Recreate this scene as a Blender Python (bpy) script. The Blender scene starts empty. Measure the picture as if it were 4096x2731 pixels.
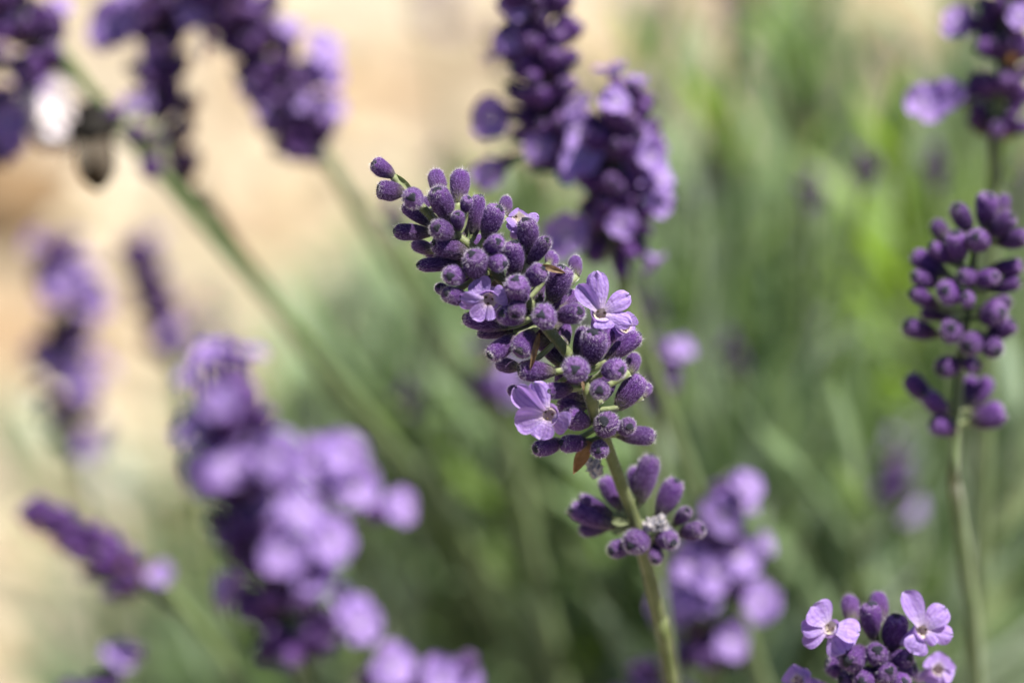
import bpy, bmesh, math, random
from mathutils import Vector, Matrix, noise
R = math.radians
rnd = random.Random(7)
scene = bpy.context.scene
col = scene.collection

# ------------------------------------------------------------------ camera
FOCUS = 0.389                     # metres to the sharp flower spike
PITCH = R(40)                     # looking down
CAM = Vector((0, 0, 0.67))
FW = Vector((0, math.cos(PITCH), -math.sin(PITCH)))
RT = Vector((1, 0, 0))
UP = Vector((0, math.sin(PITCH), math.cos(PITCH)))
cd = bpy.data.cameras.new('camera')
cam = bpy.data.objects.new('camera', cd); col.objects.link(cam)
cam.location = CAM; cam.rotation_euler = (R(90) - PITCH, 0, 0)
cd.lens = 100; cd.sensor_width = 36
cd.clip_start = 0.01; cd.clip_end = 500
cd.dof.use_dof = True; cd.dof.focus_distance = FOCUS; cd.dof.aperture_fstop = 5.6
scene.camera = cam

# ------------------------------------------------------------------ light
SUN = Vector((0.46, 0.22, 1.0)).normalized()
w = bpy.data.worlds.new('World'); scene.world = w; w.use_nodes = True
nt = w.node_tree; bg = nt.nodes['Background']
sky = nt.nodes.new('ShaderNodeTexSky'); sky.sky_type = 'NISHITA'; sky.sun_disc = False
sky.sun_elevation = math.asin(SUN.z); sky.sun_rotation = math.atan2(SUN.x, SUN.y)
nt.links.new(sky.outputs[0], bg.inputs[0]); bg.inputs[1].default_value = 0.05
sd = bpy.data.lights.new('sun', 'SUN'); sd.energy = 5.0; sd.angle = R(0.5); sd.color = (1, .95, .86)
so = bpy.data.objects.new('sun', sd); col.objects.link(so)
so.rotation_euler = (-SUN).to_track_quat('-Z', 'Y').to_euler(); so.location = (1, 1, 3)
vs = scene.view_settings
vs.view_transform = 'Standard'; vs.look = 'None'; vs.gamma = 1; vs.use_curve_mapping = False; vs.exposure = 1.2
scene.cycles.use_denoising = True
scene.cycles.max_bounces = 6; scene.cycles.transparent_max_bounces = 4

# ------------------------------------------------------------------ helpers
def P3(px, py, dist):             # 4096-wide photo pixel + distance along the view axis -> world
    k = dist * 0.36 / 4096
    return CAM + FW * dist + RT * ((px - 2048) * k) + UP * (-(py - 1365.5) * k)
def crop(x0, y0, s): return lambda x, y: (x0 + x / s, y0 + y / s)
c1 = crop(1400, 600, 2.6133); c2 = crop(1700, 1000, 2.351); c3 = crop(1900, 1400, 2.351)
c4 = crop(2100, 1750, 1.5984); cE = crop(3500, 700, 1.307); cF = crop(2600, 1900, 1.572)
cL = crop(0, 0, 1.568); cJ = crop(0, 800, 1.569); cH = crop(0, 1500, 1.274)
cD = crop(3500, 0, 1.568); cB = crop(1700, 0, 1.4936); cX = crop(0, 0, 2352 / 4096)

def mesh(name, verts, faces, mats, fmat=None, attrs=None, smooth=True):
    m = bpy.data.meshes.new(name); m.from_pydata([tuple(v) for v in verts], [], faces)
    for x in mats: m.materials.append(x)
    if fmat: m.polygons.foreach_set('material_index', fmat)
    if smooth: m.polygons.foreach_set('use_smooth', [True] * len(m.polygons))
    for k, v in (attrs or {}).items():
        a = m.attributes.new(k, 'FLOAT', 'POINT'); a.data.foreach_set('value', v)
    m.update(); return m
def obj(name, me, parent=None, mat=None):
    o = bpy.data.objects.new(name, me); col.objects.link(o)
    if parent is not None:
        o.parent = parent
    if mat is not None: o.matrix_basis = mat
    return o
def tag(o, label, cat, group=None):
    o['label'] = label; o['category'] = cat
    if group: o['group'] = group
    return o
def empty(name, loc):
    o = bpy.data.objects.new(name, None); col.objects.link(o); o.location = loc
    o.empty_display_size = .01; return o
def frame(z, hint=Vector((0.3, 0.2, 0.9))):
    z = z.normalized()
    if abs(z.dot(hint.normalized())) > .97: hint = Vector((1, 0.1, 0))
    x = hint.cross(z).normalized(); y = z.cross(x)
    return x, y, z
def basis(x, y, z, o):
    return Matrix(((x.x, y.x, z.x, o.x), (x.y, y.y, z.y, o.y), (x.z, y.z, z.z, o.z), (0, 0, 0, 1)))
def spline(pts, n=8):             # Catmull-Rom
    p = [pts[0] * 2 - pts[1]] + list(pts) + [pts[-1] * 2 - pts[-2]]; out = []
    for i in range(1, len(p) - 2):
        for k in range(n):
            t = k / n; a, b, c, d = p[i - 1:i + 3]
            out.append(.5 * ((2 * b) + (c - a) * t + (2 * a - 5 * b + 4 * c - d) * t * t + (3 * b - a - 3 * c + d) * t ** 3))
    out.append(pts[-1].copy()); return out
def tube(pts, rads, sides=8, groove=0.12, org=Vector()):
    V, F, T = [], [], []
    x = None
    for i, p in enumerate(pts):
        d = (pts[min(i + 1, len(pts) - 1)] - pts[max(i - 1, 0)]).normalized()
        if x is None: x, y, _ = frame(d)
        else:
            x = (x - d * x.dot(d)).normalized(); y = d.cross(x)
        for k in range(sides):
            a = 2 * math.pi * k / sides
            r = rads[i] * (1 + groove * math.cos(4 * a))
            V.append(p - org + x * (r * math.cos(a)) + y * (r * math.sin(a)))
            T.append(i / (len(pts) - 1))
        if i:
            b = (i - 1) * sides
            for k in range(sides):
                k2 = (k + 1) % sides
                F.append((b + k, b + k2, b + sides + k2, b + sides + k))
    F.append(tuple(range(sides - 1, -1, -1))); n = len(pts) - 1
    F.append(tuple(n * sides + k for k in range(sides)))
    return V, F, T

# ------------------------------------------------------------------ materials
class N:
    def __init__(s, name):
        s.m = bpy.data.materials.new(name); s.m.use_nodes = True; s.t = s.m.node_tree
        s.t.nodes.clear(); s.out = s.t.nodes.new('ShaderNodeOutputMaterial')
    def n(s, ty, **kw):
        x = s.t.nodes.new(ty)
        for k, v in kw.items(): setattr(x, k, v)
        return x
    def l(s, a, b): s.t.links.new(a, b)
    def attr(s, name): return s.n('ShaderNodeAttribute', attribute_name=name).outputs['Fac']
    def ramp(s, fac, stops):
        r = s.n('ShaderNodeValToRGB'); e = r.color_ramp.elements
        while len(e) < len(stops): e.new(0.5)
        for i, (p, c) in enumerate(stops): e[i].position = p; e[i].color = (*c, 1)
        s.l(fac, r.inputs[0]); return r.outputs[0]
    def noise(s, scale, detail=3, coord='Object', vec=None):
        t = s.n('ShaderNodeTexNoise'); t.inputs['Scale'].default_value = scale; t.inputs['Detail'].default_value = detail
        if vec is None: vec = s.n('ShaderNodeTexCoord').outputs[coord]
        s.l(vec, t.inputs['Vector']); return t.outputs['Fac']
    def mix(s, fac, a, b, mode='MIX'):
        m = s.n('ShaderNodeMix', data_type='RGBA', blend_type=mode)
        for sock, v in ((m.inputs[0], fac), (m.inputs[6], a), (m.inputs[7], b)):
            if hasattr(v, 'is_output'): s.l(v, sock)
            elif isinstance(v, tuple): sock.default_value = (*v, 1)
            else: sock.default_value = v
        return m.outputs[2]
    def rng(s, v, a, b, c, d):
        m = s.n('ShaderNodeMapRange'); s.l(v, m.inputs[0])
        for i, x in enumerate((a, b, c, d)): m.inputs[i + 1].default_value = x
        return m.outputs[0]
    def vary(s, c, amt=.25):        # each object a little lighter or darker
        r = s.n('ShaderNodeObjectInfo').outputs['Random']
        h = s.n('ShaderNodeHueSaturation'); s.l(c, h.inputs['Color'])
        s.l(s.rng(r, 0, 1, 1 - amt, 1 + amt), h.inputs['Value']); return h.outputs[0]
    def bump(s, h, strength, dist):
        b = s.n('ShaderNodeBump'); b.inputs['Strength'].default_value = strength; b.inputs['Distance'].default_value = dist
        s.l(h, b.inputs['Height']); return b.outputs[0]
    def pbr(s, c, rough=.6, sheen=0, tint=(1, 1, 1), nrm=None, spec=.4, sheen_rough=.4):
        p = s.n('ShaderNodeBsdfPrincipled')
        if hasattr(c, 'is_output'): s.l(c, p.inputs['Base Color'])
        else: p.inputs['Base Color'].default_value = (*c, 1)
        p.inputs['Roughness'].default_value = rough; p.inputs['Specular IOR Level'].default_value = spec
        p.inputs['Sheen Weight'].default_value = sheen; p.inputs['Sheen Roughness'].default_value = sheen_rough
        p.inputs['Sheen Tint'].default_value = (*tint, 1)
        if nrm is not None: s.l(nrm, p.inputs['Normal'])
        return p.outputs[0]
    def trans(s, bsdf, c, amt):
        t = s.n('ShaderNodeBsdfTranslucent')
        if hasattr(c, 'is_output'): s.l(c, t.inputs[0])
        else: t.inputs[0].default_value = (*c, 1)
        m = s.n('ShaderNodeMixShader'); m.inputs[0].default_value = amt
        s.l(bsdf, m.inputs[1]); s.l(t.outputs[0], m.inputs[2]); return m.outputs[0]
    def done(s, sh): s.l(sh, s.out.inputs[0]); return s.m

def m_bud():
    g = N('calyx_felt')
    c = g.ramp(g.attr('along'), [(0, (.13, .15, .05)), (.18, (.085, .075, .055)), (.38, (.046, .010, .072)), (.72, (.056, .010, .122)), (.93, (.095, .025, .18)), (1, (.20, .11, .29))])
    c = g.mix(g.rng(g.noise(3.2, 3), .38, .68, 0, .75), c, (.022, .004, .046))
    c = g.mix(g.rng(g.noise(11, 3), .54, .72, 0, .55), c, (.27, .17, .42))
    c = g.mix(g.rng(g.attr('rib'), .4, 1, 0, .22), c, (.11, .055, .19))
    c = g.mix(g.attr('cap'), c, g.mix(g.noise(9, 2), (.006, .007, .014), (.028, .032, .05)))
    c = g.vary(c, .28)
    return g.done(g.pbr(c, .75, .10, (.65, .40, 1), g.bump(g.noise(14, 3), .8, .0004), .3, .3))
def m_hair():
    g = N('fine_hair')
    c = g.ramp(g.attr('along'), [(0, (.46, .44, .34)), (.3, (.38, .27, .52)), (.75, (.46, .32, .68)), (.90, (.88, .84, .93))])
    return g.done(g.trans(g.pbr(c, .5), c, .55))
def m_petal():
    g = N('petal')
    u = g.attr('along'); v = g.attr('across')
    c = g.ramp(u, [(0, (.64, .55, .57)), (.14, (.54, .43, .62)), (.34, (.39, .27, .58)), (.8, (.34, .215, .56)), (1, (.44, .33, .65))])
    vein = g.n('ShaderNodeMath', operation='SINE')
    mm = g.n('ShaderNodeMath', operation='MULTIPLY'); g.l(v, mm.inputs[0]); mm.inputs[1].default_value = 17
    g.l(mm.outputs[0], vein.inputs[0])
    c = g.mix(g.rng(vein.outputs[0], .1, 1, 0, .5), c, (.17, .07, .44))
    c = g.mix(g.rng(g.noise(4, 3), .4, .7, 0, .4), c, (.46, .34, .78))
    c = g.vary(c, .12)
    b = g.pbr(c, .55, .2, (1, .95, 1), g.bump(g.noise(9, 3), .5, .0004))
    return g.done(g.trans(b, g.mix(.4, c, (.40, .16, .62)), .42))
def m_plain(name, c1_, c2_, scale, rough=.65, sheen=0, tr=0, trc=(0, 0, 0), var=.15, bump=.3):
    g = N(name)
    n_ = g.noise(scale, 4)
    c = g.vary(g.mix(g.rng(n_, .35, .65, 0, 1), c1_, c2_), var)
    b = g.pbr(c, rough, sheen, (1, 1, 1), g.bump(n_, bump, .0003))
    return g.done(g.trans(b, trc, tr) if tr else b)
M = dict(
    bud=m_bud(), hair=m_hair(), petal=m_petal(),
    stem=m_plain('stem_skin', (.095, .12, .032), (.16, .185, .07), 300, .6, .2),
    pedicel=m_plain('pedicel_skin', (.16, .20, .07), (.28, .31, .17), 1500, .6, .5, .25, (.3, .4, .1)),
    bract=m_plain('dry_bract', (.085, .052, .026), (.22, .145, .08), 5, .7, .1, .3, (.4, .2, .06)),
    leaf=m_plain('leaf_grey_green', (.115, .185, .08), (.185, .265, .13), 5, .55, .4, .3, (.18, .28, .07)),
    leaf_lime=m_plain('leaf_young', (.12, .20, .04), (.18, .27, .06), 5, .45, .1, .42, (.28, .45, .03)),
    leaf_pale=m_plain('leaf_silver', (.24, .33, .22), (.34, .42, .30), 5, .5, .4, .25, (.2, .3, .1)),
    throat=m_plain('throat', (.62, .55, .50), (.66, .60, .38), 900, .6, 0, .3, (.7, .6, .6)),
    anther=m_plain('anther', (.03, .018, .012), (.10, .06, .03), 2500, .6),
    wilt=m_plain('wilted_corolla', (.12, .13, .20), (.60, .54, .52), 2.5, .7, .2, .3, (.4, .4, .5)),
    stem_green=m_plain('stem_green', (.10, .145, .05), (.15, .20, .085), 300, .6, .4, .15, (.2, .3, .08)),
    wood=m_plain('woody_stem', (.11, .085, .045), (.16, .14, .07), 200, .8),
)

# ------------------------------------------------------------------ shared meshes
def bud_mesh(seed, hairs, sides=24, closed=True):
    r = random.Random(seed)
    prof = [(0, .30), (.02, .40), (.07, .50), (.15, .64), (.27, .81), (.42, .95), (.58, 1.01), (.72, 1.0), (.83, .95), (.90, .87), (.95, .74), (.98, .56), (1.0, .34), (1.008, .14)]
    if sides < 16: prof = prof[::2]
    V, F, A, B, C = [], [], [], [], []
    bend = r.uniform(-.12, .12); ph = r.uniform(0, 6)
    sq = r.uniform(-.06, .06)
    def pt(t, rr, a):
        wob = 1 + .10 * noise.noise(Vector((math.cos(a) * 1.2 + seed * 3.7, math.sin(a) * 1.2, t * 3)))
        return Vector((rr * math.cos(a) * wob * (1 + sq) + bend * math.sin(t * 2.6), rr * math.sin(a) * wob * (1 - sq), t))
    for t, rr in prof:
        for k in range(sides):
            a = 2 * math.pi * k / sides
            ridge = 1 if k % 2 == 0 else 0
            rim = .035 * math.cos(a * 5 + ph) if t > .95 else 0
            V.append(pt(t + rim * .5, rr * (1 + .055 * (ridge - .5) * min(1, t * 4)), a)); A.append(t); B.append(ridge * min(1, t * 3)); C.append(0)
    for i in range(len(prof) - 1):
        for k in range(sides):
            k2 = (k + 1) % sides; b = i * sides
            F.append((b + k, b + k2, b + sides + k2, b + sides + k))
    F.append(tuple(range(sides - 1, -1, -1))); n0 = (len(prof) - 1) * sides
    F.append(tuple(n0 + k for k in range(sides)))
    # dark cap (the calyx appendage) sitting off-centre over the mouth, and paler lobes round it
    ca = r.uniform(0, 6.28); hi = sides >= 16; rings = 4 if hi else 2; cs = 12 if hi else 6
    lumps = [(ca, r.uniform(.10, .34), r.uniform(.44, .56), .10, 1)]
    for k in range(3 if hi else 0): lumps.append((ca + 1.7 + k * 1.45 + r.uniform(-.3, .3), r.uniform(.42, .58), r.uniform(.20, .30), r.uniform(.03, .06), r.choice((0, 0, .35))))
    for la, off, cr, hh, dark in lumps:
        ctr = Vector((off * math.cos(la) + bend * .5, off * math.sin(la), .965 - .10 * off)); base = len(V)
        for i in range(rings + 1):
            el = (i / rings) * math.pi / 2
            for k in range(1 if i == rings else cs):
                a = 2 * math.pi * k / cs; wv = 1 + .18 * math.sin(a * 3 + la)
                V.append(ctr + Vector((cr * math.cos(el) * math.cos(a) * wv, cr * math.cos(el) * math.sin(a) * wv, hh * math.sin(el)))); A.append(1); B.append(0); C.append(dark)
        for i in range(rings - 1):
            for k in range(cs):
                k2 = (k + 1) % cs; b = base + i * cs
                F.append((b + k, b + k2, b + cs + k2, b + cs + k))
        b = base + (rings - 1) * cs
        for k in range(cs): F.append((b + k, b + (k + 1) % cs, len(V) - 1))
    fm = [0] * len(F)
    for _ in range(hairs):                       # short felt hairs, real geometry
        t = min(.97, r.random() ** .8)
        j = 0
        while j < len(prof) - 3 and prof[j + 1][0] < t: j += 1
        f = (t - prof[j][0]) / max(1e-6, prof[j + 1][0] - prof[j][0]); rr = prof[j][1] + (prof[j + 1][1] - prof[j][1]) * f
        a = r.uniform(0, 6.2832); p = pt(t, rr * .98, a)
        nrm = Vector((math.cos(a), math.sin(a), 0)) * (1 if t < .9 else .6) + Vector((0, 0, .25 if t > .93 else 0))
        ln = r.uniform(.09, .33) * (1.15 if t > .85 else 1); sw = r.uniform(-.14, .14)
        tan = Vector((-math.sin(a), math.cos(a), 0))
        tip = p + nrm * ln + tan * sw + Vector((0, 0, r.uniform(-.01, .07)))
        q_ = r.uniform(0, 3.14); wv = tan * (.012 * math.cos(q_)) + Vector((0, 0, .0029 * math.sin(q_)))
        i0 = len(V); V += [p - wv, p + wv, tip]; A += [t] * 3; B += [0] * 3; C += [0] * 3
        F.append((i0, i0 + 1, i0 + 2)); fm.append(1)
    return mesh('calyx', V, F, [M['bud'], M['hair']], fm, {'along': A, 'rib': B, 'cap': C})
BUD_HI = [bud_mesh(i, 1350) for i in range(7)]
BUD_MID = [bud_mesh(20 + i, 450) for i in range(4)]
BUD_LO = [bud_mesh(40 + i, 60, 12) for i in range(4)]

def petal_mesh(seed, nu=12, nv=8):
    r = random.Random(seed); V, F, A, B = [], [], [], []
    cup = r.uniform(.10, .26) * (1 if r.random() < .7 else -.6); arch = r.uniform(-.05, .16); rip = r.uniform(.03, .075); notch = r.uniform(.02, .12)
    for i in range(nu + 1):
        u = i / nu
        wd = .38 + .62 * math.sin(min(1, u / .62) * math.pi / 2) ** 1.3 if u < .62 else math.sqrt(max(0, 1 - ((u - .62) / .385) ** 2.4))
        wd = max(wd, .02)
        for j in range(nv + 1):
            v = j / nv * 2 - 1
            x = u - notch * max(0, 1 - abs(v) * 2.2) * max(0, (u - .6) / .4) + .03 * noise.noise(Vector((v * 3, seed, u * 2))) * u
            z = arch * math.sin(u * math.pi) + cup * v * v * wd + rip * math.sin(v * 7 + seed + u * 4) * u - .05 * math.exp(-(v * 5) ** 2) * u
            V.append((x, v * wd * .5, z)); A.append(u); B.append(v)
    for i in range(nu):
        for j in range(nv):
            a = i * (nv + 1) + j; F.append((a, a + 1, a + nv + 2, a + nv + 1))
    return mesh('petal', V, F, [M['petal']], None, {'along': A, 'across': B})
PETAL = [petal_mesh(i) for i in range(7)]
PETAL_LO = [petal_mesh(30 + i, 5, 4) for i in range(3)]

def whitish():
    out = []
    m = m_plain('pale_petal', (.78, .74, .68), (.66, .58, .70), 3, .5, .2, .35, (.7, .65, .6))
    for p in PETAL_LO: q = p.copy(); q.materials[0] = m; out.append(q)
    return out
PETAL_W = whitish()
def lathe(name, prof, sides, mat, attrs=None):
    V, F, A = [], [], []
    for i, (z, r_) in enumerate(prof):
        for k in range(sides):
            a = 2 * math.pi * k / sides; V.append((r_ * math.cos(a), r_ * math.sin(a), z)); A.append(min(1, max(0, z)))
        if i:
            b = (i - 1) * sides
            for k in range(sides): F.append((b + k, b + (k + 1) % sides, b + sides + (k + 1) % sides, b + sides + k))
    return mesh(name, V, F, [mat], None, {'along': A, 'across': [0] * len(V)})
TUBE = lathe('corolla_tube', [(0, .55), (.3, .62), (.6, .75), (.85, .95), (1, 1.25)], 14, M['petal'])
THROAT = lathe('throat', [(-.9, .05), (-.7, .45), (-.3, .75), (-.05, .95), (0, 1.02)], 14, M['throat'])
ANTHER = lathe('anther', [(-.8, .02), (-.6, .6), (0, 1), (.6, .65), (.8, .02)], 8, M['anther'])
def leaf_mesh(seed, mat, nu=10):
    r = random.Random(seed); V, F = [], []
    bend = r.uniform(-.22, .18); side = r.uniform(-.08, .08); tw = r.uniform(-.5, .5)
    for i in range(nu + 1):
        u = i / nu; wd = .5 * max(.06, math.sin(math.pi * min(1, (u * .86 + .12))) ** .6) if i < nu else .015
        for v in (-1, -.55, 0, .55, 1):
            y = v * wd; z = bend * u * u * 12 - .25 * v * v * wd - (.0 if v else .10 * wd)
            a = tw * u; V.append((u, side * u * u * 12 + y * math.cos(a) - z * math.sin(a) * .2, z + y * math.sin(a)))
    for i in range(nu):
        for j in range(4):
            a = i * 5 + j; F.append((a, a + 1, a + 6, a + 5))
    return mesh('leaf', V, F, [mat])
LEAF = {k: [leaf_mesh(i + s, M[k]) for i in range(5)] for s, k in ((0, 'leaf'), (10, 'leaf_lime'), (20, 'leaf_pale'))}
def bract_mesh(seed):
    r = random.Random(seed); V, F = [], []
    for i in range(9):
        u = i / 8; wd = .30 * math.sin(math.pi * (u * .93 + .06)) ** .8 * (1 - .4 * u)
        for v in (-1, 0, 1):
            V.append((u, v * wd, .18 * math.sin(u * 3 + seed) + .12 * v * v + .03 * r.uniform(-1, 1)))
    for i in range(8):
        for j in range(2): a = i * 3 + j; F.append((a, a + 1, a + 4, a + 3))
    return mesh('bract', V, F, [M['bract']])
BRACT = [bract_mesh(i) for i in range(4)]
def wilt_mesh(seed):
    bm = bmesh.new(); bmesh.ops.create_icosphere(bm, subdivisions=3, radius=1)
    for v in bm.verts:
        n_ = noise.noise(v.co * 1.9 + Vector((seed, 0, 0))) + .6 * noise.noise(v.co * 4.5 + Vector((0, seed, 0)))
        v.co *= 1 + .75 * n_
    me = bpy.data.meshes.new('wilted_corolla'); bm.to_mesh(me); bm.free(); me.materials.append(M['wilt']); return me
WILT = [wilt_mesh(i + 3) for i in range(2)]

# ------------------------------------------------------------------ setting: ground
def ground():
    g = N('dry_soil')
    tc = g.n('ShaderNodeTexCoord').outputs['Object']
    n1 = g.noise(9, 6, vec=tc); n2 = g.noise(60, 5, vec=tc); n3 = g.noise(3.2, 3, vec=tc)
    c = g.ramp(n1, [(.3, (.22, .17, .115)), (.5, (.30, .255, .19)), (.7, (.37, .325, .255))])
    c = g.mix(g.rng(n3, .47, .62, 0, .75), c, (.20, .13, .065))
    c = g.mix(g.rng(g.noise(14, 2, vec=tc), .52, .66, 0, .6), c, (.30, .185, .09))
    c = g.mix(g.rng(n2, .55, .75, 0, .5), c, (.42, .375, .305))
    m = g.done(g.pbr(c, .9, 0, nrm=g.bump(n2, .6, .01)))
    # fine mesh near the plant, coarse beyond, one sheet to the horizon
    xs = [-200, -60, -20, -8, -3, -1.6] + [-1 + i * .04 for i in range(51)] + [1.6, 3, 8, 20, 60, 200]
    ys = [-60, -20, -6, -2, -.8] + [-.3 + i * .04 for i in range(56)] + [2.4, 3, 5, 9, 20, 60, 200, 300]
    V, F = [], []
    for y in ys:
        for x in xs:
            near = 1 if (abs(x) < 1.1 and -.4 < y < 2.1) else 0
            V.append((x, y, near * (.012 * noise.noise(Vector((x * 6, y * 6, 1))) + .006 * noise.noise(Vector((x * 21, y * 21, 4))))))
    nx = len(xs)
    for j in range(len(ys) - 1):
        for i in range(nx - 1): a = j * nx + i; F.append((a, a + 1, a + nx + 1, a + nx))
    o = obj('ground', mesh('ground', V, F, [m])); o['kind'] = 'structure'
    o['label'] = 'pale sandy dry soil under the lavender'
    return o
ground()

def stone_verts(r, size, c):
    bm = bmesh.new(); bmesh.ops.create_icosphere(bm, subdivisions=1, radius=1)
    s = Vector((r.uniform(.7, 1.2), r.uniform(.7, 1.2), r.uniform(.45, .8))) * size; o = r.uniform(0, 90)
    V = [c + Vector((v.co.x * s.x, v.co.y * s.y, v.co.z * s.z)) * (1 + .3 * noise.noise(v.co * 1.5 + Vector((o, 0, 0)))) for v in bm.verts]
    F = [tuple(v.index for v in f.verts) for f in bm.faces]; bm.free(); return V, F
def gravel():
    g = N('gravel_grit')
    n_ = g.noise(45, 2)
    c = g.ramp(n_, [(.3, (.26, .18, .10)), (.45, (.50, .40, .26)), (.6, (.62, .53, .38)), (.75, (.74, .68, .56))])
    m = g.done(g.pbr(c, .85))
    V, F = [], []
    for _ in range(1800):
        x = rnd.uniform(-.5, .5); y = rnd.uniform(.45, 1.5)
        v, f = stone_verts(rnd, rnd.uniform(.002, .011), Vector((x, y, .003))); b = len(V)
        V += v; F += [tuple(i + b for i in q) for q in f]
    o = obj('gravel', mesh('gravel', V, F, [m])); o['kind'] = 'stuff'; o['label'] = 'loose grit and small stones scattered over the pale soil'; o['category'] = 'gravel'
gravel()

# ------------------------------------------------------------------ lavender stalks
BUSH = Vector((.13, .42, 0))
def base_on_ground(p, pull=.35):
    return Vector((p.x + (BUSH.x - p.x) * pull, p.y + (BUSH.y - p.y) * pull, 0))
class Stalk:
    """one flower stalk: Empty at the foot, children stem / bud / flower / bract / pedicel"""
    def __init__(s, label, axis, foot=None, rad=(.0005, .0011), bud='lo', stem_n=8, pull=.35):
        foot = foot or base_on_ground(axis[-1], pull)
        s.e = empty('lavender_stalk', foot); s.foot = foot
        tag(s.e, label, 'lavender', 'lavender flower stalks')
        last = axis[-1]; d = (axis[-1] - axis[-2]).normalized()
        L = last.z
        m1 = last + d * L * .30; m1.z = last.z * .66
        m2 = foot.lerp(m1, .45); m2.z = last.z * .3
        s.pts = spline(list(axis) + [m1, m2, foot + Vector((0, 0, -.004))], stem_n)
        n_ = len(s.pts); s.axis_n = (len(axis) - 1) * stem_n + 1
        rads = [rad[0] + (rad[1] - rad[0]) * min(1, i / max(1, s.axis_n)) for i in range(n_)]
        s.rads = rads
        V, F, T = tube(s.pts, rads, 12 if bud == 'hi' else 8, .10, foot)
        obj('stem', mesh('stem', V, F, [M['stem' if bud == 'hi' else 'stem_green']]), s.e)
        s.buds = dict(hi=BUD_HI, mid=BUD_MID, lo=BUD_LO)[bud]; s.q = bud
    def put(s, name, me, m, parent=None):
        if parent is None: return obj(name, me, s.e, Matrix.Translation(-s.foot) @ m)
        return obj(name, me, parent, parent['_inv'] if False else m)
    def near(s, p):
        k = min(range(min(len(s.pts), s.axis_n + 8)), key=lambda i: (s.pts[i] - p).length_squared); return s.pts[k]
    def bud(s, base, tip, wd, pedicel=False):
        d = tip - base; x, y, z = frame(d, Vector((rnd.uniform(-1, 1), rnd.uniform(-1, 1), rnd.uniform(-1, 1))))
        L = d.length / 1.04; r_ = wd / 2
        o = s.put('bud', rnd.choice(s.buds), basis(x * r_, y * r_, z * L, base))
        if pedicel:
            q = s.near(base + (base - tip).normalized() * .0008)
            pp = spline([q, q.lerp(base, .5) + (base - q).length * .12 * Vector((0, -.3, -.6)), base + d * .04], 3)
            V, F, T = tube(pp, [.00042, .00040, .00040, .00042, .00045, .0005, .00055], 6, 0, s.foot)
            obj('pedicel', mesh('pedicel', V, F, [M['pedicel']]), s.e)
        return o
    def flower(s, centre, facing, petals, tube_from=None, r_th=.0008, lo=False, anthers=3):
        """petals: list of (tip point, width). The tube is the flower part; petals, throat, anthers are sub-parts"""
        f = facing.normalized()
        tf = tube_from if tube_from is not None else centre - f * .004
        d = centre - tf; x, y, z = frame(d)
        W = basis(x, y, z, tf)           # no scale on the parent, so the petals keep their shape
        tm = TUBE.copy(); tm.transform(Matrix.Diagonal((r_th, r_th, d.length, 1)))
        fl = s.put('flower', tm, W)
        inv = W.inverted()
        for tip, wd in petals:
            a = tip - centre; L = a.length; ax = a.normalized()
            nz = (f - ax * f.dot(ax)).normalized(); nz = Matrix.Rotation(rnd.uniform(-.38, .38), 3, ax) @ nz; ny = nz.cross(ax)
            st_ = r_th * (.55 if not lo else .3); pm = basis(ax * (L - st_), ny * wd, nz * (L - st_), centre + ax * st_ + f * r_th * .12)
            obj('petal', rnd.choice(PETAL_LO if lo else PETAL), fl, inv @ pm)
        if not lo:
            x, y, z = frame(f)
            obj('throat', THROAT, fl, inv @ basis(x * r_th * .85, y * r_th * .85, z * r_th * 1.1, centre + f * r_th * .15))
            for k in range(anthers):
                a = k * 2.1 + .6; p = centre - f * r_th * .05 + (x * math.cos(a) + y * math.sin(a)) * r_th * .42
                q = .00020
                obj('anther', ANTHER, fl, inv @ basis(x * q, y * q, z * q, p))
        return fl
    def open_flower(s, centre, facing, size=.0042, tube_from=None, lo=True):
        x, y, z = frame(facing); ps = []
        a0 = rnd.uniform(0, 6.28)
        for k, (da, l, wd) in enumerate(((0, 1.05, 1.15), (1.05, 1.05, 1.15), (2.5, .85, .95), (3.65, .9, 1.0), (4.85, .85, .95))):
            a = a0 + da; lift = rnd.uniform(-.1, .35)
            ps.append((centre + (x * math.cos(a) + y * math.sin(a) + z * lift) * size * l, size * wd))
        return s.flower(centre, z, ps, tube_from, .0008, lo)
    def bract(s, a, b, wd, me=None):
        d = b - a; x = d.normalized(); z = (-FW - x * (-FW).dot(x)).normalized(); y = z.cross(x); L = d.length
        return s.put('bract', me or rnd.choice(BRACT), basis(x * L, y * wd * 1.7, z * L * .8, a))
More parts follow.
